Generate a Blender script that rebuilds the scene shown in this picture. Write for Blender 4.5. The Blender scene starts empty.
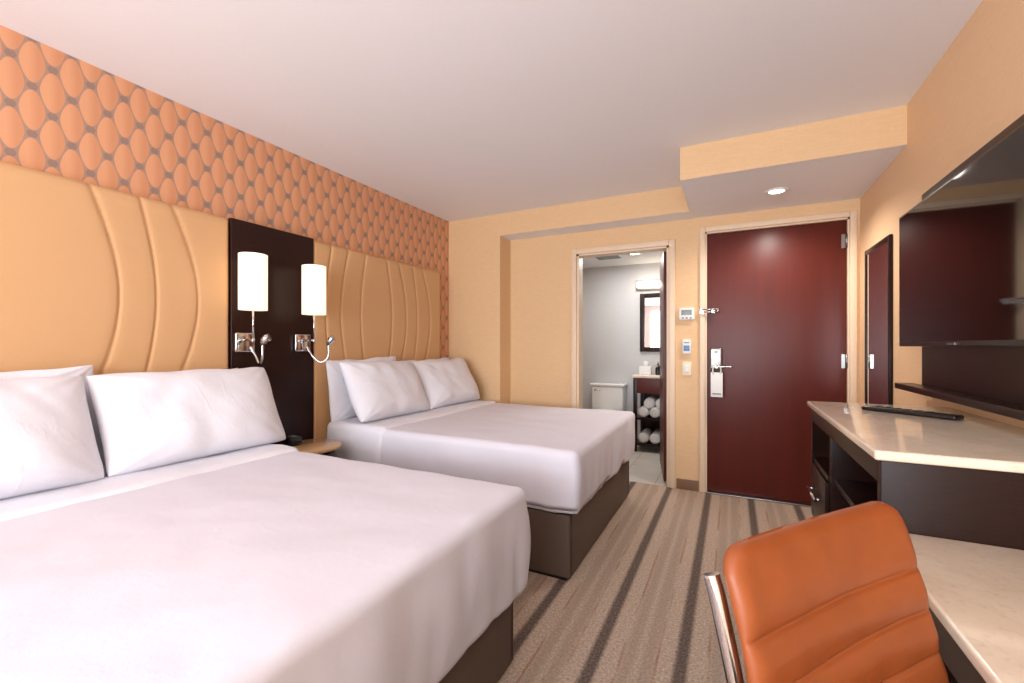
import bpy, bmesh, math, random
from mathutils import Vector, noise, Matrix
random.seed(4)
S = bpy.context.scene
C = S.collection
PI = math.pi
S.view_settings.view_transform = 'Standard'

# ---------------------------------------------------------------- dimensions
H = 2.446; SZ = 2.24
XL = -2.56; XR = 0.815; YF = 3.91; YB = -3.2
CAM = 1.19

# ---------------------------------------------------------------- materials
def lin(c):
    r = []
    for v in c:
        v = v/255.0
        r.append(v/12.92 if v <= 0.04045 else ((v+0.055)/1.055)**2.4)
    return (r[0], r[1], r[2], 1.0)

class NG:
    def __init__(self, name):
        self.mat = bpy.data.materials.new(name)
        self.mat.use_nodes = True
        self.t = self.mat.node_tree
        self.b = self.t.nodes['Principled BSDF']
    def n(self, kind): return self.t.nodes.new(kind)
    def link(self, a, b): self.t.links.new(a, b)
    def m(self, op, a, b=None, c=None):
        nd = self.n('ShaderNodeMath'); nd.operation = op
        for i, v in enumerate((a, b, c)):
            if v is None: continue
            if isinstance(v, (int, float)): nd.inputs[i].default_value = v
            else: self.link(v, nd.inputs[i])
        return nd.outputs[0]
    def coords(self):
        tc = self.n('ShaderNodeTexCoord')
        sp = self.n('ShaderNodeSeparateXYZ')
        self.link(tc.outputs['Object'], sp.inputs[0])
        return tc.outputs['Object'], sp.outputs[0], sp.outputs[1], sp.outputs[2]
    def noise(self, vec, scale, detail=3, stretch=None):
        if stretch:
            mp = self.n('ShaderNodeMapping'); mp.inputs['Scale'].default_value = stretch
            self.link(vec, mp.inputs[0]); vec = mp.outputs[0]
        nz = self.n('ShaderNodeTexNoise'); nz.inputs['Scale'].default_value = scale
        nz.inputs['Detail'].default_value = detail
        self.link(vec, nz.inputs['Vector'])
        return nz.outputs[0]
    def mix(self, f, a, b):
        nd = self.n('ShaderNodeMix'); nd.data_type = 'RGBA'
        for sock, v in ((nd.inputs[0], f), (nd.inputs[6], a), (nd.inputs[7], b)):
            if isinstance(v, (int, float)): sock.default_value = v
            elif isinstance(v, tuple): sock.default_value = v
            else: self.link(v, sock)
        return nd.outputs[2]
    def ramp(self, v, lo, hi):
        nd = self.n('ShaderNodeMapRange'); nd.inputs[1].default_value = lo; nd.inputs[2].default_value = hi
        self.link(v, nd.inputs[0]); return nd.outputs[0]
    def bump(self, h, strength, dist=0.01):
        nd = self.n('ShaderNodeBump'); nd.inputs['Strength'].default_value = strength
        nd.inputs['Distance'].default_value = dist
        self.link(h, nd.inputs['Height']); self.link(nd.outputs[0], self.b.inputs['Normal'])

def mat(name, col, rough=0.5, metal=0.0, scale=20, amt=0.12, bump=0.0, stretch=None, coat=0.0, spec=0.5, emit=None, es=0, bdist=0.01, sheen=0):
    g = NG(name); v, x, y, z = g.coords()
    n = g.noise(v, scale, 4, stretch)
    c1 = lin(col); c0 = tuple(k*(1-amt) for k in c1[:3]) + (1,)
    g.link(g.mix(g.ramp(n, 0.3, 0.7), c0, c1), g.b.inputs['Base Color'])
    g.b.inputs['Roughness'].default_value = rough
    g.b.inputs['Metallic'].default_value = metal
    g.b.inputs['Coat Weight'].default_value = coat
    g.b.inputs['Coat Roughness'].default_value = 0.12
    g.b.inputs['Specular IOR Level'].default_value = spec
    g.b.inputs['Sheen Weight'].default_value = sheen
    if bump: g.bump(n, bump, bdist)
    if emit:
        g.b.inputs['Emission Color'].default_value = lin(emit)
        g.b.inputs['Emission Strength'].default_value = es
    return g.mat

def wallcover(name, c_hi, c_lo, horizontal=True):
    g = NG(name); v, x, y, z = g.coords()
    n1 = g.noise(v, 3, 5, (6, 6, 120) if horizontal else (60, 60, 3))
    n2 = g.noise(v, 60, 2)
    f = g.m('ADD', g.m('MULTIPLY', n1, 0.75), g.m('MULTIPLY', n2, 0.25))
    g.link(g.mix(g.ramp(f, 0.38, 0.62), lin(c_lo), lin(c_hi)), g.b.inputs['Base Color'])
    g.b.inputs['Roughness'].default_value = 0.62
    g.bump(f, 0.12, 0.003)
    return g.mat
M = {}
M['wall'] = wallcover('far_wallcovering', (230, 193, 149), (224, 185, 139))
M['wall_r'] = wallcover('side_wallcovering', (240, 203, 162), (235, 196, 153), True)
M['ceiling'] = mat('ceiling_paint', (243, 241, 244), 0.8, scale=90, amt=0.02, bump=0.05, bdist=0.002)
M['cream'] = mat('cream_trim_paint', (232, 206, 176), 0.4, scale=30, amt=0.04)

def ogee():
    g = NG('ogee_wallpaper'); v, x, y, z = g.coords()
    p, q = 0.122, 0.196
    def cell(off, ra, rb, ex, ey):
        fa = g.m('SUBTRACT', g.m('FRACT', g.m('ADD', g.m('DIVIDE', y, p), 60+off[0])), 0.5)
        fb = g.m('SUBTRACT', g.m('FRACT', g.m('ADD', g.m('DIVIDE', z, q), 60+off[1])), 0.5)
        ea = g.m('POWER', g.m('DIVIDE', g.m('ABSOLUTE', fa), ra), ex)
        eb = g.m('POWER', g.m('DIVIDE', g.m('ABSOLUTE', fb), rb), ey)
        return g.m('ADD', ea, eb), fa
    d1, f1 = cell((0, 0), 0.325, 0.43, 1.9, 1.45)
    d2, f2 = cell((0.5, 0.5), 0.325, 0.43, 1.9, 1.45)
    e1, _ = cell((0.5, 0), 0.14, 0.12, 1.4, 1.3)
    e2, _ = cell((0, 0.5), 0.14, 0.12, 1.4, 1.3)
    d = g.m('MINIMUM', d1, d2); e = g.m('MINIMUM', e1, e2)
    sel = g.m('LESS_THAN', d1, d2)
    fa = g.m('ADD', g.m('MULTIPLY', sel, f1), g.m('MULTIPLY', g.m('SUBTRACT', 1.0, sel), f2))
    oval = g.m('SUBTRACT', 1.0, g.ramp(d, 0.92, 1.02))
    half = g.ramp(fa, -0.10, 0.14)
    leaf = g.m('SUBTRACT', 1.0, g.ramp(e, 0.9, 1.1))
    n = g.noise(v, 150, 2)
    bg = g.mix(leaf, lin((166, 132, 114)), lin((142, 116, 106)))
    org = g.mix(half, lin((222, 158, 116)), lin((208, 142, 100)))
    c = g.mix(oval, bg, org)
    c = g.mix(g.m('MULTIPLY', n, 0.12), c, lin((230, 200, 176)))
    g.link(c, g.b.inputs['Base Color'])
    g.b.inputs['Roughness'].default_value = 0.5
    return g.mat
M['ogee'] = ogee()

def carpet():
    g = NG('striped_carpet'); v, x, y, z = g.coords()
    wobx = g.m('MULTIPLY', g.m('SUBTRACT', g.noise(v, 60, 2, (1, 1, 1)), 0.5), 0.035)
    fx = g.m('FRACT', g.m('ADD', g.m('DIVIDE', g.m('SUBTRACT', x, 0.13), 0.30), 20.5))
    d = g.m('ADD', g.m('ABSOLUTE', g.m('SUBTRACT', fx, 0.5)), wobx)
    dark = g.m('SUBTRACT', 1.0, g.ramp(d, 0.050, 0.105))
    def pin(pos, w):   # a line at a fixed position inside the 0.30 m repeat
        return g.m('SUBTRACT', 1.0, g.ramp(g.m('ABSOLUTE', g.m('SUBTRACT', fx, pos)), w*0.4, w))
    dash = g.ramp(g.noise(v, 1.0, 2, (18, 3.0, 1)), 0.44, 0.58)
    thin = g.m('MULTIPLY', g.m('MAXIMUM', pin(0.22, 0.024), pin(0.80, 0.024)), dash)
    sp = g.noise(v, 100, 2); sp2 = g.noise(v, 300, 1)
    f = g.m('ADD', g.m('MULTIPLY', sp, 0.6), g.m('MULTIPLY', sp2, 0.4))
    base = g.mix(g.ramp(f, 0.34, 0.64), lin((150, 128, 112)), lin((200, 180, 162)))
    band = g.m('MAXIMUM', pin(0.12, 0.11), pin(0.90, 0.10))
    base = g.mix(g.m('MULTIPLY', band, 0.35), base, lin((136, 116, 102)))
    c = g.mix(g.m('MULTIPLY', thin, 0.55), base, lin((140, 92, 64)))
    dk = g.mix(g.ramp(sp, 0.35, 0.65), lin((80, 68, 62)), lin((112, 98, 90)))
    c = g.mix(g.m('MULTIPLY', dark, 0.95), c, dk)
    g.link(c, g.b.inputs['Base Color'])
    g.b.inputs['Roughness'].default_value = 0.95
    g.b.inputs['Specular IOR Level'].default_value = 0.1
    g.bump(f, 0.3, 0.006)
    return g.mat
M['carpet'] = carpet()

def marble():
    g = NG('cream_marble'); v, x, y, z = g.coords()
    n = g.noise(v, 7, 8); n2 = g.noise(v, 3.5, 8); n3 = g.noise(v, 90, 2)
    vein = g.m('SUBTRACT', 1.0, g.ramp(g.m('ABSOLUTE', g.m('SUBTRACT', n2, 0.5)), 0.0, 0.03))
    c = g.mix(g.ramp(n, 0.35, 0.7), lin((240, 224, 202)), lin((230, 211, 187)))
    c = g.mix(g.m('MULTIPLY', vein, 0.16), c, lin((206, 178, 150)))
    c = g.mix(g.m('MULTIPLY', g.ramp(n3, 0.55, 0.7), 0.3), c, lin((206, 180, 152)))
    g.link(c, g.b.inputs['Base Color'])
    g.b.inputs['Roughness'].default_value = 0.14
    g.b.inputs['Coat Weight'].default_value = 0.3
    return g.mat
M['marble'] = marble()
M['espresso'] = mat('espresso_wood', (40, 19, 14), 0.3, scale=6, amt=0.4, stretch=(3, 3, 30), spec=0.22)
M['panelwood'] = mat('espresso_panel_wood', (44, 20, 15), 0.34, scale=6, amt=0.35, stretch=(30, 30, 2), spec=0.25)
M['mahogany'] = mat('mahogany_door_wood', (90, 31, 21), 0.36, scale=3, amt=0.16, stretch=(7, 7, 0.6), spec=0.3)
M['headboard'] = mat('tan_vinyl_upholstery', (217, 171, 125), 0.7, scale=300, amt=0.04, bump=0.05, bdist=0.001, spec=0.1)
def linen(name, hi, lo, bumps, cw):
    g = NG(name); v, x, y, z = g.coords()
    n = g.noise(v, 5, 5); f = g.noise(v, 260, 2); w = g.noise(v, 3.2, 5, (1, 1.6, 1))
    crease = g.m('SUBTRACT', 1.0, g.ramp(g.m('ABSOLUTE', g.m('SUBTRACT', w, 0.5)), 0.0, 0.035))
    g.link(g.mix(g.m('MULTIPLY', f, 0.6), lin(lo), lin(hi)), g.b.inputs['Base Color'])
    g.b.inputs['Roughness'].default_value = 0.8
    g.b.inputs['Specular IOR Level'].default_value = 0.2
    hgt = g.m('ADD', g.m('ADD', n, g.m('MULTIPLY', f, 0.04)), g.m('MULTIPLY', crease, cw))
    g.bump(hgt, bumps, 0.015)
    return g.mat
M['linen'] = linen('white_bed_linen', (238, 237, 243), (230, 229, 237), 0.36, 0.10)
M['cover'] = linen('white_jacquard_cover', (228, 226, 235), (220, 218, 229), 0.24, 0.04)
M['bedbase'] = mat('brown_box_spring_wrap', (94, 77, 66), 0.55, scale=200, amt=0.2, bump=0.1, bdist=0.002)
M['leather'] = mat('cognac_leather', (150, 78, 38), 0.42, scale=14, amt=0.16, bump=0.12, bdist=0.004, coat=0.04, spec=0.4)
M['chrome'] = mat('polished_chrome', (215, 215, 218), 0.12, 1.0, scale=50, amt=0.03)
M['nickel'] = mat('brushed_nickel', (150, 146, 142), 0.32, 1.0, scale=80, amt=0.1)
M['black'] = mat('black_plastic', (18, 17, 18), 0.3, scale=60, amt=0.15)
M['screen'] = mat('dark_glass_screen', (9, 7, 7), 0.05, scale=2, amt=0.1, spec=0.5)
M['white'] = mat('white_plastic', (236, 235, 232), 0.4, scale=60, amt=0.03)
M['shade'] = mat('lit_lamp_shade', (250, 242, 228), 0.7, scale=80, amt=0.03, emit=(255, 233, 198), es=1.05)
M['bulb'] = mat('glowing_lamp_lens', (255, 244, 225), 0.5, scale=30, amt=0.02, emit=(255, 240, 215), es=6)
M['bathwall'] = mat('grey_bathroom_wallcovering', (200, 198, 197), 0.6, scale=30, amt=0.07, stretch=(1, 1, 8))
M['bathceil'] = mat('bathroom_ceiling_paint', (226, 224, 224), 0.7, scale=30, amt=0.02)
def tile():
    g = NG('pale_floor_tile'); v, x, y, z = g.coords()
    lx = g.m('LESS_THAN', g.m('FRACT', g.m('ADD', g.m('DIVIDE', x, 0.3), 20)), 0.02)
    ly = g.m('LESS_THAN', g.m('FRACT', g.m('DIVIDE', y, 0.3)), 0.02)
    c = g.mix(g.noise(v, 8, 5), lin((204, 196, 184)), lin((222, 214, 202)))
    g.link(g.mix(g.m('MAXIMUM', lx, ly), c, lin((160, 152, 142))), g.b.inputs['Base Color'])
    g.b.inputs['Roughness'].default_value = 0.3
    return g.mat
M['tile'] = tile()
M['porcelain'] = mat('white_porcelain', (238, 236, 232), 0.12, scale=10, amt=0.02, coat=0.4)
M['mirror'] = mat('silvered_mirror_glass', (235, 235, 235), 0.02, 1.0, scale=3, amt=0.01)
M['towel'] = mat('white_terry_towel', (238, 234, 230), 0.95, scale=160, amt=0.12, bump=0.5, bdist=0.004)
M['basebrd'] = mat('brown_baseboard', (130, 96, 68), 0.45, scale=20, amt=0.2, stretch=(3, 3, 30))
M['blue'] = mat('blue_display', (40, 110, 170), 0.3, scale=20, amt=0.1)
M['greydisp'] = mat('grey_display', (120, 128, 124), 0.3, scale=20, amt=0.1)
M['ivory'] = mat('ivory_plastic', (236, 222, 192), 0.4, scale=20, amt=0.03)
M['tabletop'] = mat('tan_table_top', (206, 166, 122), 0.2, scale=9, amt=0.12, coat=0.3)

# ---------------------------------------------------------------- geometry helpers
def quad(bm, vs, mi=0):
    try:
        f = bm.faces.new(vs); f.material_index = mi; f.smooth = True; return f
    except ValueError: return None

def axis_pts(a, b, r, step, nc):
    L = b-a
    if r <= 0: 
        n = max(1, int(round(L/step))); return [a+L*i/n for i in range(n+1)]
    r = min(r, L/2-1e-5)
    lo = [a+r-r*math.tan(PI/4*(1-i/nc)) for i in range(nc)]
    n = max(1, int(round((L-2*r)/step)))
    mid = [a+r+(L-2*r)*i/n for i in range(n+1)]
    hi = [b-r+r*math.tan(PI/4*(i/nc)) for i in range(1, nc+1)]
    return lo+mid+hi

def box(bm, x0, x1, y0, y1, z0, z1, r=0.0, step=99, nc=2, fn=None, bottom=True):
    if x0 > x1: x0, x1 = x1, x0
    if y0 > y1: y0, y1 = y1, y0
    if z0 > z1: z0, z1 = z1, z0
    r = min(r, (x1-x0)/2.01, (y1-y0)/2.01, (z1-z0)/2.01)
    X = axis_pts(x0, x1, r, step, nc); Y = axis_pts(y0, y1, r, step, nc); Z = axis_pts(z0, z1, r, step, nc)
    nx, ny, nz = len(X)-1, len(Y)-1, len(Z)-1
    D = {}
    def V(i, j, k):
        key = (i, j, k)
        if key in D: return D[key]
        p = Vector((X[i], Y[j], Z[k]))
        if r > 0:
            q = Vector((min(max(p.x, x0+r), x1-r), min(max(p.y, y0+r), y1-r), min(max(p.z, z0+r), z1-r)))
            d = p-q
            if d.length > 1e-9: p = q+d.normalized()*r
        if fn: p = fn(p)
        D[key] = bm.verts.new(p); return D[key]
    sm = r > 0
    def Q(*v):
        f = quad(bm, v)
        if f: f.smooth = sm
    for i in range(nx):
        for j in range(ny):
            if bottom: Q(V(i, j, 0), V(i, j+1, 0), V(i+1, j+1, 0), V(i+1, j, 0))
            Q(V(i, j, nz), V(i+1, j, nz), V(i+1, j+1, nz), V(i, j+1, nz))
    for i in range(nx):
        for k in range(nz):
            Q(V(i, 0, k), V(i+1, 0, k), V(i+1, 0, k+1), V(i, 0, k+1))
            Q(V(i, ny, k), V(i, ny, k+1), V(i+1, ny, k+1), V(i+1, ny, k))
    for j in range(ny):
        for k in range(nz):
            Q(V(0, j, k), V(0, j, k+1), V(0, j+1, k+1), V(0, j+1, k))
            Q(V(nx, j, k), V(nx, j+1, k), V(nx, j+1, k+1), V(nx, j, k+1))

def tube(bm, pts, r, n=12, caps=True):
    pts = [Vector(p) for p in pts]
    rings = []; up = None
    for i, p in enumerate(pts):
        t = (pts[min(i+1, len(pts)-1)]-pts[max(i-1, 0)]).normalized()
        if up is None:
            up = Vector((0, 0, 1)) if abs(t.z) < 0.9 else Vector((1, 0, 0))
        a = t.cross(up).normalized(); b = a.cross(t).normalized(); up = b
        rr = r[i] if isinstance(r, (list, tuple)) else r
        rings.append([bm.verts.new(p+(a*math.cos(2*PI*k/n)+b*math.sin(2*PI*k/n))*rr) for k in range(n)])
    for i in range(len(rings)-1):
        for k in range(n):
            quad(bm, (rings[i][k], rings[i+1][k], rings[i+1][(k+1) % n], rings[i][(k+1) % n]))
    if caps:
        f = quad(bm, rings[0]); g = quad(bm, list(reversed(rings[-1])))
        for q in (f, g):
            if q: q.smooth = False

def lathe(bm, prof, c, n=32, axis='z', sx=1.0, sy=1.0):
    rings = []
    for (r, h) in prof:
        ring = []
        for k in range(n):
            a = 2*PI*k/n; u, v = r*math.cos(a)*sx, r*math.sin(a)*sy
            if axis == 'z': p = (c[0]+u, c[1]+v, c[2]+h)
            elif axis == 'x': p = (c[0]+h, c[1]+u, c[2]+v)
            else: p = (c[0]+u, c[1]+h, c[2]+v)
            ring.append(bm.verts.new(p))
        rings.append(ring)
    for i in range(len(rings)-1):
        for k in range(n):
            quad(bm, (rings[i][k], rings[i][(k+1) % n], rings[i+1][(k+1) % n], rings[i+1][k]))
    for ring in (list(reversed(rings[0])), rings[-1]):
        if (ring[0].co-ring[n//2].co).length > 1e-4:
            f = quad(bm, ring)
            if f: f.smooth = False

def curve(pts, n=8):
    pts = [Vector(p) for p in pts]; out = []
    P = [pts[0]*2-pts[1]]+pts+[pts[-1]*2-pts[-2]]
    for i in range(1, len(P)-2):
        for k in range(n):
            t = k/n; a, b, c, d = P[i-1], P[i], P[i+1], P[i+2]
            out.append(0.5*((2*b)+(c-a)*t+(2*a-5*b+4*c-d)*t*t+(3*b-a-3*c+d)*t**3))
    out.append(pts[-1]); return out

def BM(): return bmesh.new()
def root_loc(o):
    l = Vector((0, 0, 0))
    while o is not None: l += o.location; o = o.parent
    return l
def obj(name, bm, material, parent=None, local=False, origin=False, fixn=True):
    bmesh.ops.remove_doubles(bm, verts=bm.verts, dist=1e-6)
    if fixn: bmesh.ops.recalc_face_normals(bm, faces=bm.faces)
    off = Vector((0, 0, 0)); loc = Vector((0, 0, 0))
    if parent is not None and not local: off = root_loc(parent)
    if origin:
        xs = [v.co.x for v in bm.verts]; ys = [v.co.y for v in bm.verts]; zs = [v.co.z for v in bm.verts]
        loc = Vector(((min(xs)+max(xs))/2, (min(ys)+max(ys))/2, min(zs))); off = loc
    if off.length > 0: bmesh.ops.translate(bm, verts=bm.verts, vec=-off)
    me = bpy.data.meshes.new(name); bm.to_mesh(me); bm.free()
    mats = material if isinstance(material, (list, tuple)) else [material]
    for m_ in mats: me.materials.append(m_)
    o = bpy.data.objects.new(name, me); C.objects.link(o)
    if parent is not None: o.parent = parent
    o.location = loc
    return o
def tag(o, label, cat, group=None):
    o['label'] = label; o['category'] = cat
    if group: o['group'] = group
    return o
def thing(name, label, cat, loc=(0, 0, 0), rotz=0, group=None):
    o = bpy.data.objects.new(name, None); C.objects.link(o); o.empty_display_size = 0.1
    o.location = loc; o.rotation_euler = (0, 0, rotz)
    return tag(o, label, cat, group)
def struct(name, bm, m_, parent=None):
    o = obj(name, bm, m_, parent, fixn=True)
    if parent is None: o['kind'] = 'structure'
    return o
def B(*args, **kw):
    bm = BM(); box(bm, *args, **kw); return bm

# ---------------------------------------------------------------- room shell
struct('floor', B(XL-0.1, XR+0.1, YB-0.1, YF+0.02, -0.1, 0.0), M['carpet'])
struct('ceiling', B(XL-0.1, XR+0.1, YB-0.1, YF+0.1, H, H+0.1), M['ceiling'])
struct('wall_left', B(XL-0.1, XL, YB-0.1, YF+0.1, 0, H), M['ogee'])
struct('wall_right', B(XR, XR+0.1, YB-0.1, YF+0.1, 0, H), M['wall_r'])
bm = BM()   # wall behind the camera, with a window opening
WX0, WX1, WZ0, WZ1 = -2.3, 0.55, 0.5, 2.3
box(bm, XL, WX0, YB-0.1, YB, 0, H); box(bm, WX1, XR, YB-0.1, YB, 0, H)
box(bm, WX0, WX1, YB-0.1, YB, 0, WZ0); box(bm, WX0, WX1, YB-0.1, YB, WZ1, H)
struct('wall_back', bm, M['ceiling'])
bm = BM()
for a in ((WX0, WX0+0.05), (WX1-0.05, WX1), (-0.9, -0.85)):
    box(bm, a[0], a[1], YB-0.08, YB-0.03, WZ0, WZ1)
box(bm, WX0, WX1, YB-0.08, YB-0.03, WZ0, WZ0+0.05); box(bm, WX0, WX1, YB-0.08, YB-0.03, WZ1-0.05, WZ1)
struct('window_1', bm, M['white'])
# far wall with two openings
BX0, BX1, BZ = -1.285, -0.475, 2.035        # bathroom opening
EX0, EX1, EZ = -0.195, 0.755, 2.115         # entry opening
bm = BM()
box(bm, XL, BX0, YF, YF+0.11, 0, H); box(bm, BX1, EX0, YF, YF+0.11, 0, H); box(bm, EX1, XR, YF, YF+0.11, 0, H)
box(bm, BX0, BX1, YF, YF+0.11, BZ, H); box(bm, EX0, EX1, YF, YF+0.11, EZ, H)
struct('wall_far', bm, M['wall'])
struct('wall_column', B(XL, -1.973, 3.69, YF, 0, H), M['wall'])
bm = BM()
def soff(x0, x1, y0, y1):
    box(bm, x0, x1, y0, y1, SZ, H)
soff(-1.973, -0.295, 3.69, YF); soff(-0.295, XR, 2.97, YF)
bm.normal_update()
for f in bm.faces:
    if abs(f.normal.z) > 0.9: f.material_index = 1
struct('ceiling_soffit', bm, [M['wall'], M['ceiling']])
# baseboards
struct('baseboard_far', B(BX1+0.06, EX0-0.05, YF-0.012, YF, 0, 0.085, r=0.004), M['basebrd'])
struct('baseboard_right', B(XR-0.012, XR, 2.5, YF-0.01, 0, 0.085, r=0.004), M['basebrd'])
bm = BM(); box(bm, -1.973, BX0-0.06, YF-0.012, YF, 0, 0.085, r=0.004); box(bm, XL, -1.973, 3.678, 3.69, 0, 0.085, r=0.004)
struct('baseboard_corner', bm, M['basebrd'])
# door casings
def casing(bm, x0, x1, z1, w, y0, y1):
    box(bm, x0-w, x0, y0, y1, 0, z1+w, r=0.006); box(bm, x1, x1+w, y0, y1, 0, z1+w, r=0.006)
    box(bm, x0, x1, y0, y1, z1, z1+w, r=0.006)
bm = BM(); casing(bm, BX0, BX1, BZ, 0.05, YF-0.018, YF+0.002)
box(bm, BX0-0.001, BX0+0.02, YF, YF+0.115, 0, BZ); box(bm, BX1-0.02, BX1+0.001, YF, YF+0.115, 0, BZ); box(bm, BX0, BX1, YF, YF+0.115, BZ-0.015, BZ+0.001)
struct('trim_1', bm, M['cream'])
bm = BM(); casing(bm, EX0, EX1, EZ, 0.042, YF-0.018, YF+0.002)
box(bm, EX0-0.001, EX0+0.012, YF, YF+0.1, 0, EZ); box(bm, EX1-0.012, EX1+0.001, YF, YF+0.1, 0, EZ); box(bm, EX0, EX1, YF, YF+0.1, EZ-0.012, EZ+0.001)
struct('trim_2', bm, M['cream'])
struct('trim_3', B(EX0+0.01, EX1-0.01, YF-0.03, YF+0.07, 0, 0.012, r=0.004), M['nickel'])
# entry door
d = struct('door_1', B(EX0+0.013, EX1-0.013, YF+0.02, YF+0.062, 0.013, EZ-0.014, r=0.003), M['mahogany'])
bm = BM(); box(bm, -0.162, -0.070, YF-0.012, YF+0.02, 1.0, 1.175, r=0.014, nc=3)
o = obj('lock_plate', bm, M['nickel'], d)
bm = BM(); tube(bm, [(-0.11, YF, 1.025), (-0.11, YF-0.05, 1.025)], 0.011)
tube(bm, curve([(-0.115, YF-0.05, 1.025), (-0.06, YF-0.055, 1.026), (-0.005, YF-0.05, 1.02)]), 0.008)
obj('lever_handle', bm, M['chrome'], d)
bm = BM(); box(bm, -0.128, -0.104, YF-0.0135, YF-0.010, 1.135, 1.150, r=0.001)
obj('card_slot', bm, M['greydisp'], d)
for z in (0.2, 1.08, 1.95):
    bm = BM(); tube(bm, [(EX1-0.014, YF+0.008, z-0.05), (EX1-0.014, YF+0.008, z+0.05)], 0.009)
    box(bm, EX1-0.045, EX1-0.013, YF+0.016, YF+0.021, z-0.05, z+0.05)
    obj('hinge', bm, M['nickel'], d)
bm = BM(); box(bm, -0.235, -0.20, YF-0.03, YF-0.018, 1.45, 1.50, r=0.003)
tube(bm, [(-0.22, YF-0.035, 1.485), (-0.10, YF-0.03, 1.485)], 0.006); tube(bm, [(-0.22, YF-0.035, 1.465), (-0.10, YF-0.03, 1.465)], 0.006)
tube(bm, [(-0.10, YF-0.03, 1.46), (-0.10, YF-0.03, 1.49)], 0.008); box(bm, -0.15, -0.12, YF-0.02, YF+0.02, 1.455, 1.495, r=0.003)
obj('swing_bar_guard', bm, M['chrome'], d)
# do-not-disturb card hanging from the lever
bm = BM()
box(bm, -0.152, -0.066, YF-0.066, YF-0.062, 0.785, 0.980, r=0.0015)
tube(bm, [(-0.108+0.030*math.cos(a*PI/8), YF-0.064, 0.996+0.044*math.sin(a*PI/8)) for a in range(-2, 11)], 0.005, n=8)
h = tag(obj('door_hanger', bm, M['white'], origin=True), 'white card door hanger looped over the lever of the dark red door', 'door hanger')
obj('printed_band', B(-0.140, -0.078, YF-0.068, YF-0.0665, 0.805, 0.815), M['greydisp'], h)
# wall controls between the doors
t = thing('thermostat', 'white wall thermostat with grey display, topmost control between the two doors', 'thermostat', (-0.335, YF, 1.40))
obj('housing', B(-0.395, -0.275, YF-0.028, YF, 1.405, 1.505, r=0.008), M['white'], t)
obj('display', B(-0.375, -0.295, YF-0.031, YF-0.027, 1.445, 1.488, r=0.001), M['greydisp'], t)
for k in range(3): obj('button', B(-0.372+k*0.03, -0.355+k*0.03, YF-0.031, YF-0.027, 1.415, 1.428, r=0.001), M['greydisp'], t)
t = thing('key_card_switch', 'small card switch with blue face under the thermostat', 'switch', (-0.335, YF, 1.12))
obj('housing', B(-0.368, -0.302, YF-0.022, YF, 1.125, 1.245, r=0.006), M['white'], t)
obj('blue_face', B(-0.358, -0.312, YF-0.025, YF-0.021, 1.15, 1.195, r=0.001), M['blue'], t)
obj('card_slot', B(-0.356, -0.314, YF-0.025, YF-0.021, 1.215, 1.222), M['black'], t)
t = thing('light_switch', 'ivory light switch plate, lowest control between the two doors', 'switch', (-0.335, YF, 0.94))
obj('plate', B(-0.370, -0.300, YF-0.008, YF, 0.945, 1.06, r=0.003), M['ivory'], t)
obj('rocker', B(-0.350, -0.320, YF-0.013, YF-0.007, 0.97, 1.035, r=0.002), M['white'], t)

# recessed ceiling light
t = thing('recessed_light', 'round recessed downlight in the lowered ceiling before the red door', 'ceiling light', (0.27, 3.47, SZ))
bm = BM(); lathe(bm, [(0.045, 0.001), (0.058, -0.008), (0.072, -0.006), (0.074, 0.0)], (0.27, 3.47, SZ), 40)
obj('trim_ring', bm, M['white'], t)
bm = BM(); lathe(bm, [(0.001, -0.0035), (0.047, -0.003), (0.047, 0.0)], (0.27, 3.47, SZ), 32)
obj('lens', bm, M['bulb'], t)

# ---------------------------------------------------------------- mirror on the right wall
t = thing('wall_mirror', 'tall narrow mirror in dark frame on the wall right of the red door', 'mirror', (XR, 3.45, 0.45))
bm = BM(); y0, y1, z0, z1 = 3.19, 3.71, 0.45, 1.825; w = 0.03
box(bm, XR-0.018, XR, y0, y0+w, z0, z1, r=0.004); box(bm, XR-0.018, XR, y1-w, y1, z0, z1, r=0.004)
box(bm, XR-0.018, XR, y0+w-0.004, y1-w+0.004, z0, z0+w, r=0.004); box(bm, XR-0.018, XR, y0+w-0.004, y1-w+0.004, z1-w, z1, r=0.004)
obj('frame', bm, M['espresso'], t)
obj('glass', B(XR-0.012, XR-0.002, y0+w-0.003, y1-w+0.003, z0+w-0.003, z1-w+0.003), M['mirror'], t)

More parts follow.
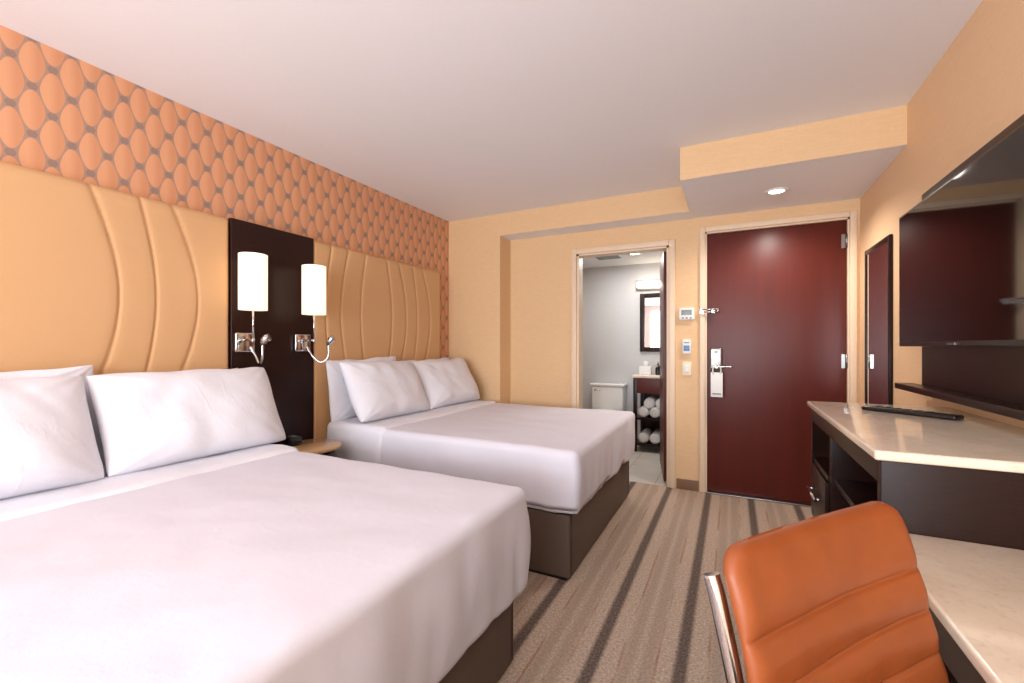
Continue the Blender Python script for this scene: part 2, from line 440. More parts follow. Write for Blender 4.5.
# ---------------------------------------------------------------- headboards and lamp panel
HBX = -2.495
def headboard(y0, label, extra=()):
    W = 1.43; z0, z1 = 0.0, 1.90
    seams = [(0.15, -0.05), (0.30, -0.07), (0.47, -0.05), (0.84, 0.10), (1.02, 0.065), (1.155, 0.115)]+list(extra)
    ny, nz = 280, 80; bm = BM(); G = []
    for j in range(nz+1):
        z = z0+(z1-z0)*j/nz; row = []
        for i in range(ny+1):
            yl = W*i/ny; dd = 9; 
            for (a, b) in seams:
                s = a+b*math.cos((z-1.42)*PI/0.92)
                dd = min(dd, abs(yl-s))
            dep = 0.008*math.exp(-(dd/0.0055)**2)+0.0025*math.exp(-(dd/0.022)**2)
            e = min(yl, W-yl, z1-z)
            dep += 0.014*max(0, 1-e/0.020)**2
            row.append(bm.verts.new((HBX-dep, y0+yl, z)))
        G.append(row)
    for j in range(nz):
        for i in range(ny): quad(bm, (G[j][i], G[j][i+1], G[j+1][i+1], G[j+1][i]))
    def rim(vs):
        prev = None
        for v in vs:
            b = bm.verts.new((XL+0.001, v.co.y, v.co.z))
            if prev: quad(bm, (prev[0], v, b, prev[1]))
            prev = (v, b)
    rim(G[0]); rim(G[-1]); rim([r[0] for r in G]); rim([r[-1] for r in G])
    o = obj('headboard', bm, M['headboard'], origin=True)
    return tag(o, label, 'headboard', 'upholstered headboards')
headboard(0.055, 'tan upholstered headboard with curved seams behind the nearer bed')
headboard(2.035, 'tan upholstered headboard with curved seams behind the farther bed', ((0.70, 0.06),))
tag(obj('wall_panel', B(XL+0.001, -2.49, 1.490, 2.030, 0.0, 1.905, r=0.004), M['panelwood'], origin=True),
    'near-black wood wall panel between the headboards carrying both lamps', 'wall panel')

def sconce(yb, ys, yh, label):
    t = thing('wall_lamp', label, 'wall lamp', (-2.49, yb, 1.155), 0, 'bedside wall lamps')
    obj('wall_plate', B(-2.489, -2.465, yb-0.055, yb+0.055, 1.155, 1.265, r=0.006), M['chrome'], t)
    bm = BM(); tube(bm, [(-2.465, yb, 1.225), (-2.40, (yb+ys)/2, 1.225), (-2.36, ys, 1.225)], 0.007)
    tube(bm, [(-2.36, ys, 1.215), (-2.36, ys, 1.42)], 0.005)
    lathe(bm, [(0.0, -0.012), (0.010, -0.006), (0.010, 0.006), (0.0, 0.012)], (-2.36, ys, 1.22), 16)
    obj('stem', bm, M['chrome'], t)
    bm = BM(); lathe(bm, [(0.068, 0.0), (0.071, 0.0), (0.071, 0.305), (0.068, 0.305), (0.068, 0.0)], (-2.36, ys, 1.388), 40)
    lathe(bm, [(0.001, 0.006), (0.068, 0.006), (0.068, 0.009), (0.001, 0.009)], (-2.36, ys, 1.388), 32)
    obj('lamp_shade', bm, M['shade'], t)
    bm = BM()
    tube(bm, curve([(-2.466, yb+0.03, 1.185), (-2.43, yb+0.035, 1.13), (-2.385, (yb+yh)/2+0.02, 1.085), (-2.345, yh, 1.12), (-2.34, yh, 1.20)], 8), 0.0065, n=10)
    a = obj('reading_arm', bm, M['chrome'], t)
    bm = BM(); tube(bm, [(-2.34, yh, 1.195), (-2.338, yh+0.002, 1.21), (-2.328, yh+0.010, 1.232), (-2.312, yh+0.022, 1.24)], [0.009, 0.018, 0.023, 0.022], n=16)
    obj('reading_lamp_head', bm, M['chrome'], a)
sconce(1.555, 1.530, 1.572, 'lit white cylinder wall lamp with chrome reading arm, nearer the camera')
sconce(1.930, 1.925, 2.020, 'lit white cylinder wall lamp with chrome reading arm, beside the farther bed')

# ---------------------------------------------------------------- beds
def wr(p, s, o=0): return noise.noise(Vector((p.x*s+o, p.y*s-o, p.z*s+o*0.7)))
def bed(y0, y1, seed, where, hem):
    xh, xf = -2.49, -0.73
    t = thing('bed', 'bed on a brown box base, %s' % where, 'bed', ((xh+xf)/2, (y0+y1)/2, 0), 0, 'double beds')
    bm = BM(); box(bm, xh+0.002, xf, y0+0.03, y1-0.03, 0.012, 0.335, r=0.012, step=0.3)
    b = obj('box_base', bm, M['bedbase'], t)
    bm = BM(); box(bm, xh+0.01, xf-0.02, y0+0.04, y1-0.04, 0.0, 0.012); obj('foot_rail', bm, M['black'], t)
    for yy in (y0+0.05, y1-0.05):
        bm = BM(); tube(bm, [(xf+0.0005, yy, 0.03), (xf+0.0005, yy, 0.33)], 0.003, n=6)
        obj('corner_seam', bm, M['black'], b)
    bm = BM(); box(bm, xh+0.005, xf-0.01, y0+0.03, y1-0.03, 0.336, 0.635, r=0.05, step=0.2, nc=4)
    obj('mattress', bm, M['linen'], t)
    x1 = xf+0.048; zt = 0.668
    def fn(p):
        p = p.copy(); side = max(0, min(1, (zt-0.02-p.z)/0.09))
        h = max(0, min(1, (p.z-hem)/(zt-hem)))
        bulge = 0.010*math.sin(h*PI)-0.004*(1-h)**2
        n1 = wr(Vector((p.x*2.2, p.y*2.2, p.z*0.8)), 2.2, seed)*0.012+wr(Vector((p.x, p.y, p.z*0.35)), 8, seed)*0.011+wr(Vector((p.x, p.y, p.z*0.2)), 20, seed)*0.005*(1.3-h)
        if p.x > x1-0.05: p.x += side*(n1+bulge)
        if p.y < y0+0.05: p.y -= side*(n1+bulge)
        if p.y > y1-0.05: p.y += side*(n1+bulge)
        top = 1-side
        p.z += top*(wr(p, 2.0, seed)*0.006+wr(p, 6, seed)*0.004+wr(p, 14, seed)*0.0015)
        if p.z < hem+0.04: p.z += 0.035*wr(Vector((p.x, p.y, 0)), 2.6, seed+5)+0.012*wr(Vector((p.x, p.y, 0)), 9, seed+5)
        return p
    bm = BM(); box(bm, -2.15, x1, y0, y1, hem, zt, r=0.040, step=0.026, nc=5, fn=fn, bottom=False)
    cv = obj('bedspread', bm, M['cover'], origin=True)
    tag(cv, 'white bedspread tucked smooth over the %s' % where, 'bedspread', 'white bedspreads')
    def fn3(p):
        q = fn(Vector((p.x, p.y, min(p.z, zt))))
        q = p+(q-Vector((p.x, p.y, min(p.z, zt))))
        q.z += 0.002*wr(p, 13, seed)
        if p.x > -2.1: q.x += 0.014*wr(Vector((0, p.y, p.z)), 4, seed)+0.006*wr(Vector((0, p.y, p.z)), 11, seed)
        return q
    bm = BM(); box(bm, -2.44, -1.93, y0-0.010, y1+0.010, 0.36, zt+0.016, r=0.045, step=0.026, nc=5, fn=fn3, bottom=False)
    obj('turned_down_sheet', bm, M['linen'], cv)
    return t
bed(0.02, 1.51, 3.0, 'nearer bed', 0.285)
bed(2.08, 3.57, 11.0, 'farther bed', 0.330)

def pillow(loc, lean, W, Hh, T, seed, label, group, roll=0, yaw=0):
    n = 56; bm = BM(); front = []; back = []
    rnd = random.Random(seed)
    sag = rnd.uniform(0.004, 0.014)
    for j in range(n+1):
        v = -1+2*j/n; rf = []; rb = []
        for i in range(n+1):
            u = -1+2*i/n
            uu = math.sin(u*PI/2); vv = math.sin(v*PI/2)
            cr_ = (abs(uu)**8)*(abs(vv)**8)
            yy = uu*W/2*(1-0.035*(1-vv*vv)*abs(uu)**3-0.022*cr_)
            zz = vv*Hh/2*(1-0.035*(1-uu*uu)*abs(vv)**3-0.035*cr_)
            if vv > 0: zz -= sag*math.cos(u*PI/2)*vv*vv+0.016*vv*noise.noise(Vector((yy*6, seed, 3)))
            th = T/2*((1-abs(uu)**3.0)*(1-abs(vv)**3.0))**0.5
            th *= 1.0-0.12*vv
            edge = (1-abs(uu)**8)*(1-abs(vv)**8)
            w = noise.noise(Vector((yy*4+seed, zz*4, seed)))*0.015+noise.noise(Vector((yy*10+seed, zz*8, seed)))*0.005
            cd = min((uu-1)**2+(vv-1)**2, (uu+1)**2+(vv-1)**2, (uu-1)**2+(vv+1)**2, (uu+1)**2+(vv+1)**2)
            ang = math.atan2(abs(vv)-1.02, abs(uu)-1.02)
            w += 0.005*math.sin(ang*13+seed)*math.exp(-cd/0.25)
            w += 0.003*noise.noise(Vector((yy*18+zz*12, (yy-zz)*4, seed*1.3)))
            wig = noise.noise(Vector((yy*7, zz*7, seed+9)))*0.012
            rf.append(bm.verts.new((th+w*edge+wig+0.002, yy, zz)))
            rb.append(bm.verts.new((-th+w*edge*0.4+wig-0.002, yy, zz)))
        front.append(rf); back.append(rb)
    for j in range(n):
        for i in range(n):
            quad(bm, (front[j][i], front[j][i+1], front[j+1][i+1], front[j+1][i]))
            quad(bm, (back[j][i], back[j+1][i], back[j+1][i+1], back[j][i+1]))
    def stitch(a, b):
        for k in range(len(a)-1): quad(bm, (a[k], a[k+1], b[k+1], b[k]))
    stitch(front[0], back[0]); stitch(front[-1], back[-1])
    stitch([r[0] for r in front], [r[0] for r in back]); stitch([r[-1] for r in front], [r[-1] for r in back])
    o = obj('pillow', bm, M['linen'])
    o.location = loc; o.rotation_euler = (math.radians(roll), math.radians(lean), math.radians(yaw))
    return tag(o, label, 'pillow', group)
for (yc, a, b, ba, bb, nm) in ((0.755, 0.440, 1.19, 0.54, 1.15, 'nearer bed'), (2.825, 2.455, 3.20, 2.43, 3.16, 'farther bed')):
    g = 'pillows on the '+nm
    s = yc*7
    pillow((-2.418, ba, 0.895), -5, 0.70, 0.43, 0.09, s+1, 'white pillow standing behind, on the near side of the %s' % nm, g, roll=1.5)
    pillow((-2.418, bb, 0.876), -5, 0.70, 0.41, 0.09, s+2, 'white pillow standing behind, on the far side of the %s' % nm, g, roll=0)
    pillow((-2.232, a, 0.882), -27, 0.75, 0.44, 0.20, s+3, 'plump white pillow leaning in front, near side of the %s' % nm, g, roll=-1, yaw=2)
    pillow((-2.232, b, 0.880), -27, 0.75, 0.44, 0.20, s+4, 'plump white pillow leaning in front, far side of the %s' % nm, g, roll=0.5, yaw=-2)

# ---------------------------------------------------------------- night table and clock
NX, NY = -2.25, 1.81
t = thing('night_table', 'small round tan topped night table between the beds', 'night table', (NX, NY, 0))
bm = BM(); lathe(bm, [(0.001, 0.575), (0.165, 0.575), (0.175, 0.582), (0.175, 0.595), (0.168, 0.602), (0.001, 0.602)], (NX, NY, 0), 56)
obj('table_top', bm, M['tabletop'], t)
bm = BM(); lathe(bm, [(0.001, 0.46), (0.145, 0.46), (0.145, 0.574), (0.001, 0.574)], (NX, NY, 0), 40)
dr = obj('drawer', bm, M['espresso'], t)
bm = BM(); lathe(bm, [(0.0, 0.03), (0.012, 0.028), (0.014, 0.018), (0.006, 0.012), (0.006, 0)], (NX+0.145, NY, 0.52), 16, axis='x')
obj('knob', bm, M['chrome'], dr)
bm = BM(); tube(bm, [(NX, NY, 0.02), (NX, NY, 0.46)], 0.03, n=20); obj('pedestal', bm, M['espresso'], t)
bm = BM(); lathe(bm, [(0.15, 0.0), (0.155, 0.01), (0.04, 0.03), (0.001, 0.03)], (NX, NY, 0), 40); obj('foot', bm, M['espresso'], t)
t = thing('alarm_clock', 'small black alarm clock on the round night table', 'clock', (-2.32, 1.735, 0.602))
bm = BM(); box(bm, -2.36, -2.29, 1.705, 1.79, 0.602, 0.655, r=0.012, nc=3); obj('case', bm, M['black'], t)
bm = BM(); box(bm, -2.291, -2.287, 1.715, 1.78, 0.615, 0.642, r=0.001); obj('display', bm, M['screen'], t)
bm = BM(); box(bm, -2.34, -2.31, 1.73, 1.765, 0.654, 0.660, r=0.002); obj('snooze_button', bm, M['greydisp'], t)

# ---------------------------------------------------------------- dresser and desk
DX, DZ = 0.312, 0.935
DY0, DY1 = 1.36, 2.45
t = thing('dresser', 'dark wood dresser unit with open shelves and one drawer under the television', 'dresser', (0.57, 1.92, 0))
bx0 = DX+0.015; by0, by1 = DY0+0.012, DY1-0.015; bz0, bz1 = 0.42, DZ-0.026
ym = 2.06
bm = BM()
box(bm, bx0, XR-0.005, by0, by0+0.03, 0.0, bz1, r=0.002)      # near end panel
box(bm, bx0, XR-0.005, by1-0.03, by1, bz0, bz1, r=0.002)
box(bm, bx0+0.01, XR-0.005, ym-0.012, ym+0.012, bz0, bz1-0.06, r=0.002)
box(bm, bx0, XR-0.005, by0+0.03, by1-0.03, bz0, bz0+0.03, r=0.002)
box(bm, bx0, bx0+0.02, by0+0.03, by1-0.03, bz1-0.06, bz1, r=0.002)
box(bm, XR-0.03, XR-0.005, by0+0.03, by1-0.03, 0.0, bz1, r=0.002)
obj('carcass', bm, M['espresso'], t)
bm = BM(); box(bm, bx0+0.02, XR-0.03, by0+0.03, ym-0.012, 0.665, 0.685, r=0.002); obj('shelf', bm, M['espresso'], t)
bm = BM(); box(bm, bx0+0.005, XR-0.03, ym+0.012, by1-0.03, 0.665, 0.685, r=0.002); obj('shelf', bm, M['espresso'], t)
bm = BM(); box(bm, bx0-0.004, bx0+0.016, ym+0.016, by1-0.034, bz0+0.035, 0.66, r=0.003); dr = obj('drawer', bm, M['espresso'], t)
yc = (ym+by1)/2-0.01; hz = 0.565
bm = BM(); tube(bm, [(bx0-0.026, yc-0.10, hz), (bx0-0.026, yc+0.10, hz)], 0.006)
for s in (-0.08, 0.08): tube(bm, [(bx0-0.026, yc+s, hz), (bx0, yc+s, hz)], 0.004)
obj('handle', bm, M['chrome'], dr)
bm = BM(); box(bm, bx0+0.15, XR-0.03, by1-0.1, by1-0.04, 0, bz0, r=0.002); obj('leg', bm, M['espresso'], t)
tag(obj('dresser_worktop', B(DX, XR-0.001, DY0, DY1, DZ-0.025, DZ, r=0.007, nc=3), M['marble'], origin=True),
    'cream marble worktop on the higher dark dresser under the television', 'worktop')
TX, TZ = 0.316, 0.742
TY0 = -1.0
tag(obj('desk_worktop', B(TX, XR-0.001, TY0, DY0+0.011, TZ-0.025, TZ, r=0.007, nc=3), M['marble'], origin=True),
    'cream marble desk top, the lower surface beside the orange chair', 'worktop')
t = thing('desk', 'dark wood desk frame carrying the lower cream marble top', 'desk', (0.57, 0.2, 0))
obj('apron', B(TX+0.03, TX+0.05, TY0+0.04, DY0-0.03, TZ-0.13, TZ-0.026, r=0.002), M['espresso'], t)
obj('end_panel', B(TX+0.03, XR-0.006, TY0+0.01, TY0+0.04, 0, TZ-0.026, r=0.002), M['espresso'], t)
obj('end_panel', B(TX+0.03, XR-0.006, DY0-0.03, DY0-0.005, 0, TZ-0.026, r=0.002), M['espresso'], t)
obj('back_panel', B(XR-0.03, XR-0.006, TY0+0.04, DY0-0.03, 0, TZ-0.026, r=0.002), M['espresso'], t)

# remote on the dresser
def remote():
    t = thing('remote_control', 'long black remote control lying on the cream dresser top', 'remote control', (0.59, 2.13, DZ), math.radians(-40))
    bm = BM(); box(bm, -0.145, 0.145, -0.030, 0.030, 0.0, 0.016, r=0.007, nc=3); obj('body', bm, M['black'], t, local=True)
    for i in range(6):
        for j in range(3):
            bm = BM(); box(bm, -0.11+i*0.032, -0.094+i*0.032, -0.018+j*0.014, -0.009+j*0.014, 0.0155, 0.018, r=0.001)
            obj('button', bm, M['black'], t, local=True)
remote()

# ---------------------------------------------------------------- television, panel, ledge
tag(obj('wall_panel', B(XR-0.03, XR-0.001, 0.9, 2.67, 0.985, 1.89, r=0.003), M['panelwood'], origin=True),
    'dark wood backing board on the right wall behind the television', 'wall panel')
tag(obj('wall_ledge', B(0.71, XR-0.0305, 0.95, 2.76, 0.985, 1.012, r=0.003), M['espresso'], origin=True),
    'slim dark wood ledge on the wall between television and cream worktop', 'shelf')
t = thing('television', 'large flat black television mounted on the dark wall panel', 'television', (0.75, 2.15, 1.19))
Y0, Y1, Z0, Z1 = 1.58, 2.715, 1.188, 1.805
bm = BM(); box(bm, 0.715, 0.752, Y0, Y1, Z0, Z1, r=0.006, nc=3); obj('housing', bm, M['black'], t)
bm = BM(); box(bm, 0.7135, 0.716, Y0+0.012, Y1-0.012, Z0+0.02, Z1-0.012); obj('screen', bm, M['screen'], t)
bm = BM(); box(bm, 0.752, 0.784, 1.95, 2.35, 1.35, 1.65, r=0.004); obj('wall_bracket', bm, M['black'], t)
bm = BM(); box(bm, 0.712, 0.7145, 2.12, 2.18, Z0+0.006, Z0+0.014); obj('emblem', bm, M['nickel'], t)

# ---------------------------------------------------------------- desk chair (front = local +x)
t = thing('desk_chair', 'orange leather ribbed swivel chair with chrome side rails at the desk', 'chair', (0.326, 0.615, 0), math.atan2(-0.6, 0.8))
backp = curve([(-0.185, 0, 0.47), (-0.196, 0, 0.55), (-0.211, 0, 0.66), (-0.238, 0, 0.79), (-0.260, 0, 0.87), (-0.282, 0, 0.932)], 24)
seatp = curve([(0.245, 0, 0.415), (0.225, 0, 0.445), (0.13, 0, 0.455), (0.0, 0, 0.44), (-0.13, 0, 0.435), (-0.185, 0, 0.465)], 16)
def cushion(path, W, seams, T, rc, name, tip_end):
    L = [0]
    for i in range(1, len(path)): L.append(L[-1]+(path[i]-path[i-1]).length)
    tot = L[-1]; ns = 260; nw = 30; bm = BM()
    def at(s):
        for i in range(1, len(L)):
            if s <= L[i]+1e-9:
                f = (s-L[i-1])/(L[i]-L[i-1]); p = path[i-1].lerp(path[i], f)
                ta = (path[i]-path[max(i-2, 0)]); tb = (path[min(i+1, len(path)-1)]-path[i-1])
                return p, ta.lerp(tb, f).normalized()
        return path[-1], (path[-1]-path[-2]).normalized()
    F = []; K = []
    for a in range(ns+1):
        s = tot*a/ns; p, tg = at(s)
        nrm = Vector((tg.z, 0, -tg.x))
        if name == 'seat': nrm = -nrm
        dd = min(abs(s-q) for q in seams)
        e = min(s, tot-s)
        cap = max(math.sqrt(max(0.0, 1-max(0, 1-e/(T*1.2))**2)), 0.02)
        gr = 0.0035*math.exp(-(dd/0.0035)**2)+0.0050*math.exp(-(dd/0.017)**2)
        ee = (tot-s) if tip_end else s
        hw = W
        if ee < rc: hw = W-rc+math.sqrt(max(0, rc*rc-(rc-ee)**2))
        rf = []; rb = []
        for b in range(nw+1):
            v = math.sin((-1+2*b/nw)*PI/2); yy = v*hw
            ed = math.sqrt(max(0.0, 1-max(0, (abs(yy)-(hw-0.022))/0.022)**2)); edf = max(ed, 0.08)
            w = (0.003*noise.noise(Vector((yy*7, s*12, 2)))+0.0015*noise.noise(Vector((yy*22, s*30, 5))))*ed
            dish = 0.012*(abs(yy)/W)**2
            c = p+nrm*(dish if name != 'seat' else 0)
            rf.append(bm.verts.new(c+Vector((0, yy, 0))+nrm*((T*cap-gr*ed)*edf+w)))
            rb.append(bm.verts.new(c+Vector((0, yy, 0))-nrm*((T*cap-gr*ed)*edf*0.7)))
        F.append(rf); K.append(rb)
    for a in range(ns):
        for b in range(nw):
            quad(bm, (F[a][b], F[a][b+1], F[a+1][b+1], F[a+1][b])); quad(bm, (K[a][b], K[a+1][b], K[a+1][b+1], K[a][b+1]))
        quad(bm, (F[a][0], F[a+1][0], K[a+1][0], K[a][0])); quad(bm, (F[a][nw], K[a][nw], K[a+1][nw], F[a+1][nw]))
    for a in (0, ns):
        for b in range(nw): quad(bm, (F[a][b], K[a][b], K[a][b+1], F[a][b+1]))
    return obj(name, bm, M['leather'], t, local=True), tot
Lb = sum((backp[i]-backp[i-1]).length for i in range(1, len(backp)))
CW = 0.208
cushion(backp, CW, [Lb-0.105-k*0.060 for k in range(6)], 0.0175, 0.040, 'backrest', True)
Ls = sum((seatp[i]-seatp[i-1]).length for i in range(1, len(seatp)))
cushion(seatp, CW, [0.06+k*0.058 for k in range(7)], 0.020, 0.05, 'seat', False)
RW = CW-0.006
for s in (-1, 1):
    pts = curve([(0.25, s*RW, 0.395), (0.22, s*RW, 0.415), (0.0, s*RW, 0.41), (-0.13, s*RW, 0.41), (-0.203, s*RW, 0.465), (-0.220, s*RW, 0.60), (-0.243, s*RW, 0.74), (-0.274, s*RW, 0.86), (-0.286, s*RW, 0.895)], 10)
    bm = BM(); tube(bm, pts, 0.0105, n=12); obj('side_rail', bm, M['chrome'], t, local=True)
bm = BM(); tube(bm, [(-0.05, -RW, 0.405), (-0.05, RW, 0.405)], 0.009); tube(bm, [(0.08, -RW, 0.405), (0.08, RW, 0.405)], 0.009)
box(bm, -0.09, 0.10, -0.08, 0.08, 0.375, 0.402, r=0.008); obj('seat_mount', bm, M['chrome'], t, local=True)
bm = BM(); tube(bm, [(0, 0, 0.10), (0, 0, 0.24)], 0.025, n=20); tube(bm, [(0, 0, 0.24), (0, 0, 0.378)], 0.015, n=20); obj('gas_lift', bm, M['chrome'], t, local=True)
for k in range(5):
    a = 2*PI*k/5+0.3; c, s_ = math.cos(a), math.sin(a)
    bm = BM(); tube(bm, [(0.02*c, 0.02*s_, 0.115), (0.15*c, 0.15*s_, 0.10), (0.27*c, 0.27*s_, 0.078)], [0.02, 0.016, 0.012]); lg = obj('base_leg', bm, M['chrome'], t, local=True)
    bm = BM(); cx, cy = 0.265*c, 0.265*s_
    for q in (-0.014, 0.014):
        ax = Vector((-s_, c, 0)); p = Vector((cx, cy, 0.027))+ax*q
        tube(bm, [p-ax*0.009, p+ax*0.009], 0.027, n=18)
    tube(bm, [(cx, cy, 0.03), (cx, cy, 0.078)], 0.007)
    obj('caster', bm, M['black'], lg, local=True)

# ---------------------------------------------------------------- bathroom
BY1 = 5.55; bx_l, bx_r = -1.95, -0.32
bm = BM(); box(bm, bx_l, bx_r, YF+0.02, BY1, -0.1, -0.001); struct('floor_bathroom', bm, M['tile'])
struct('ceiling_bathroom', B(bx_l, bx_r, YF+0.11, BY1, 2.2, 2.26), M['bathceil'])
struct('wall_bathroom_far', B(bx_l, bx_r, BY1, BY1+0.1, 0, 2.26), M['bathwall'])
struct('wall_bathroom_left', B(bx_l-0.1, bx_l, YF+0.11, BY1+0.1, 0, 2.26), M['bathwall'])
struct('wall_bathroom_right', B(bx_r, bx_r+0.1, YF+0.11, BY1+0.1, 0, 2.26), M['bathwall'])
# open bathroom door
hx, hy = BX1-0.022, YF+0.112; ang = math.radians(100.5)
R3 = Matrix.Rotation(ang, 3, 'Z')
bm = BM(); box(bm, 0.0, 0.74, 0.0, 0.036, 0.012, BZ-0.02, r=0.002)
bmesh.ops.rotate(bm, verts=bm.verts, cent=(0, 0, 0), matrix=R3); bmesh.ops.translate(bm, verts=bm.verts, vec=(hx, hy, 0))
d2 = struct('door_2', bm, M['mahogany'])
bm = BM(); tube(bm, [(0.67, 0.036, 0.98), (0.67, 0.085, 0.98)], 0.010); tube(bm, [(0.675, 0.085, 0.98), (0.57, 0.085, 0.98)], 0.008)
bmesh.ops.rotate(bm, verts=bm.verts, cent=(0, 0, 0), matrix=R3); bmesh.ops.translate(bm, verts=bm.verts, vec=(hx, hy, 0))
obj('door_handle', bm, M['nickel'], d2)
# toilet
t = thing('toilet', 'white toilet with tank against the bathroom back wall', 'toilet', (-1.375, 5.3, 0))
bm = BM(); box(bm, -1.575, -1.175, 5.36, BY1-0.005, 0.38, 0.695, r=0.03, nc=4); k = obj('tank', bm, M['porcelain'], t)
bm = BM(); box(bm, -1.59, -1.16, 5.345, BY1-0.003, 0.695, 0.728, r=0.012, nc=3); obj('tank_lid', bm, M['porcelain'], k)
bm = BM(); tube(bm, [(-1.52, 5.36, 0.65), (-1.52, 5.34, 0.65)], 0.012); tube(bm, [(-1.525, 5.34, 0.65), (-1.45, 5.335, 0.64)], 0.006); obj('flush_lever', bm, M['chrome'], k)
bm = BM(); lathe(bm, [(0.10, 0.0), (0.11, 0.04), (0.09, 0.15), (0.13, 0.28), (0.18, 0.37), (0.18, 0.39), (0.14, 0.39)], (-1.375, 5.12, 0), 36, sy=1.3); obj('bowl', bm, M['porcelain'], t)
bm = BM(); lathe(bm, [(0.001, 0.391), (0.185, 0.391), (0.19, 0.40), (0.18, 0.415), (0.001, 0.42)], (-1.375, 5.13, 0), 36, sy=1.28); obj('seat_lid', bm, M['white'], t)
# vanity
vx0, vx1, vy0 = -1.01, bx_r-0.002, 5.05
t = thing('vanity', 'dark wood bathroom vanity with open towel shelves', 'vanity', (-0.66, 5.3, 0))
for x in (vx0+0.01, vx1-0.05):
    for y in (vy0+0.01, BY1-0.05):
        obj('leg', B(x, x+0.04, y, y+0.04, 0, 0.83, r=0.003), M['espresso'], t)
obj('apron', B(vx0+0.02, vx1-0.01, vy0+0.012, vy0+0.035, 0.66, 0.83, r=0.002), M['mahogany'], t)
obj('apron', B(vx0+0.012, vx0+0.035, vy0+0.05, BY1-0.05, 0.66, 0.83, r=0.002), M['mahogany'], t)
obj('back_board', B(vx0+0.05, vx1-0.05, BY1-0.03, BY1-0.012, 0.1, 0.66, r=0.002), M['espresso'], t)
obj('shelf', B(vx0+0.012, vx1-0.012, vy0+0.015, BY1-0.012, 0.36, 0.385, r=0.002), M['espresso'], t)
obj('shelf', B(vx0+0.012, vx1-0.012, vy0+0.015, BY1-0.012, 0.07, 0.095, r=0.002), M['espresso'], t)
bm = BM(); box(bm, vx0, vx1, vy0, BY1-0.002, 0.831, 0.862, r=0.006); tpv = obj('countertop', bm, M['marble'], t)
bm = BM(); tube(bm, curve([(-0.62, 5.48, 0.862), (-0.62, 5.48, 1.0), (-0.62, 5.40, 1.03), (-0.62, 5.36, 0.98)]), 0.011); obj('faucet', bm, M['chrome'], t)
# towels rolled on the shelves
def towel(x, z, label):
    bm = BM(); prof = [(0.001, 0.0), (0.045, 0.0), (0.058, 0.012), (0.060, 0.15), (0.058, 0.32), (0.045, 0.333), (0.001, 0.333)]
    lathe(bm, prof, (x, vy0+0.04, z+0.059), 28, axis='y')
    for q in (0.018, 0.034):
        lathe(bm, [(q, 0.001), (q+0.006, -0.004), (q+0.011, 0.001)], (x, vy0+0.04, z+0.059), 24, axis='y')
    return tag(obj('rolled_towel', bm, M['towel'], origin=True), label, 'towel', 'rolled towels on the vanity shelves')
for i, x in enumerate((-0.895, -0.77, -0.645)):
    nm = ('leftmost', 'middle', 'rightmost')[i]
    towel(x, 0.386, 'rolled white towel, %s at the bottom of the upper vanity shelf' % nm)
    towel(x, 0.096, 'rolled white towel, %s on the bottom vanity shelf' % nm)
towel(-0.833, 0.386+0.102, 'rolled white towel stacked on top, upper vanity shelf, left')
towel(-0.708, 0.386+0.102, 'rolled white towel stacked on top, upper vanity shelf, right')
t = thing('tissue_box', 'white tissue box on the bathroom counter below the mirror', 'tissue box', (-0.88, 5.2, 0.862))
obj('carton', B(-0.95, -0.82, 5.14, 5.26, 0.863, 0.955, r=0.006), M['white'], t)
bm = BM(); lathe(bm, [(0.03, 0.0), (0.02, 0.02), (0.035, 0.05), (0.005, 0.06)], (-0.885, 5.2, 0.956), 10, sx=1.0, sy=0.4); obj('tissue', bm, M['towel'], t)
t = thing('soap_bottle', 'small dark soap bottle beside the bathroom tissue box', 'bottle', (-0.75, 5.2, 0.862))
bm = BM(); lathe(bm, [(0.001, 0), (0.028, 0.0), (0.03, 0.01), (0.03, 0.09), (0.012, 0.11), (0.012, 0.125), (0.001, 0.125)], (-0.75, 5.2, 0.863), 20); obj('bottle_body', bm, M['black'], t)
bm = BM(); tube(bm, [(-0.75, 5.2, 0.985), (-0.75, 5.2, 1.01), (-0.75, 5.17, 1.01)], 0.005); obj('pump', bm, M['nickel'], t)
# mirror and vanity light
t = thing('bathroom_mirror', 'dark framed mirror above the bathroom vanity', 'mirror', (-0.70, BY1, 1.1))
bm = BM(); x0, x1, z0, z1, w = -1.01, -0.40, 1.12, 1.83, 0.055
box(bm, x0, x0+w, BY1-0.03, BY1, z0, z1, r=0.004); box(bm, x1-w, x1, BY1-0.03, BY1, z0, z1, r=0.004)
box(bm, x0+w-0.004, x1-w+0.004, BY1-0.03, BY1, z0, z0+w, r=0.004); box(bm, x0+w-0.004, x1-w+0.004, BY1-0.03, BY1, z1-w, z1, r=0.004)
obj('frame', bm, M['espresso'], t)
obj('glass', B(x0+w-0.003, x1-w+0.003, BY1-0.014, BY1-0.002, z0+w-0.003, z1-w+0.003), M['mirror'], t)
t = thing('vanity_light', 'lit bar light mounted above the bathroom mirror', 'wall lamp', (-0.70, BY1, 1.87))
obj('back_plate', B(-1.06, -0.40, BY1-0.02, BY1, 1.87, 1.99, r=0.004), M['nickel'], t)
bm = BM(); box(bm, -1.04, -0.42, BY1-0.10, BY1-0.02, 1.895, 1.965, r=0.02, nc=3); obj('diffuser', bm, M['bulb'], t)
t = thing('ceiling_vent', 'square slotted fan grille on the bathroom ceiling', 'vent', (-1.25, 4.9, 2.2))
bm = BM(); box(bm, -1.40, -1.10, 4.75, 5.05, 2.188, 2.2, r=0.004); obj('grille_plate', bm, M['white'], t)
for k in range(7): obj('slot', B(-1.38, -1.12, 4.78+k*0.037, 4.795+k*0.037, 2.185, 2.189), M['greydisp'], t)
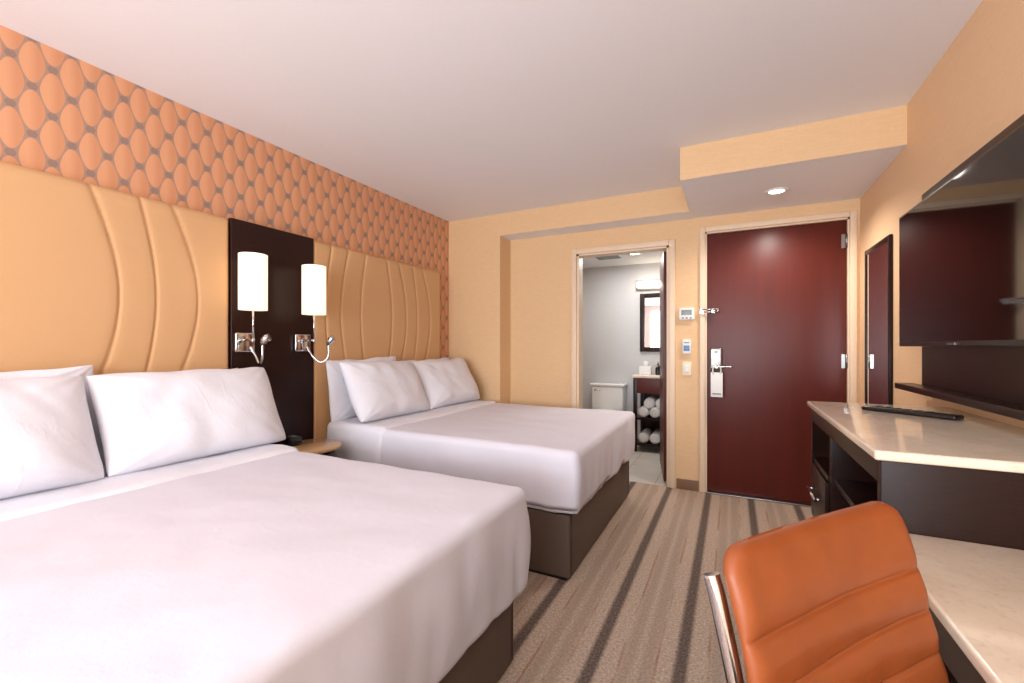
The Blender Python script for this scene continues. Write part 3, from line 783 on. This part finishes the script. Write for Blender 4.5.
t = thing('bathroom_downlight', 'round recessed downlight in the bathroom ceiling', 'ceiling light', (-0.95, 4.9, 2.2))
bm = BM(); lathe(bm, [(0.05, -0.002), (0.055, -0.008), (0.075, -0.006), (0.077, 0.0)], (-0.95, 4.9, 2.2), 32); obj('trim_ring', bm, M['white'], t)
bm = BM(); lathe(bm, [(0.001, -0.004), (0.05, -0.003), (0.05, 0.0)], (-0.95, 4.9, 2.2), 32); obj('lens', bm, M['bulb'], t)

# ---------------------------------------------------------------- lights
def area(name, loc, rot, sx, sy, e, col):
    l = bpy.data.lights.new(name, 'AREA'); l.shape = 'RECTANGLE'; l.size = sx; l.size_y = sy; l.energy = e; l.color = col
    o = bpy.data.objects.new(name, l); C.objects.link(o); o.location = loc; o.rotation_euler = rot; return o
area('window_daylight', (-0.88, YB+0.02, 1.4), (math.radians(90), 0, 0), 2.8, 1.75, 116, (0.84, 0.92, 1.0))
area('bounce_fill', (-0.5, -1.8, 1.2), (math.radians(142), 0, 0), 2.2, 1.4, 84, (0.87, 0.93, 1.0))  # added fill light behind the camera, tilted up to brighten the ceiling
area('bathroom_light', (-1.0, 4.8, 2.17), (0, 0, 0), 0.6, 0.6, 15, (0.99, 0.98, 0.97))
l = bpy.data.lights.new('downlight', 'SPOT'); l.energy = 60; l.spot_size = math.radians(155); l.spot_blend = 0.8; l.color = (1.0, 0.92, 0.84); l.shadow_soft_size = 0.05
o = bpy.data.objects.new('downlight', l); C.objects.link(o); o.location = (0.27, 3.47, SZ-0.02)
w = bpy.data.worlds.new('world'); S.world = w; w.use_nodes = True
w.node_tree.nodes['Background'].inputs[0].default_value = (0.8, 0.88, 1.0, 1); w.node_tree.nodes['Background'].inputs[1].default_value = 1.0

# ---------------------------------------------------------------- camera
cam = bpy.data.cameras.new('camera'); co = bpy.data.objects.new('camera', cam); C.objects.link(co)
co.location = (0, 0, CAM); co.rotation_euler = (math.radians(90), 0, math.radians(26.57))
cam.sensor_width = 36; cam.lens = 440/1024*36; cam.shift_y = 4.5/1024; cam.clip_start = 0.02
S.camera = co
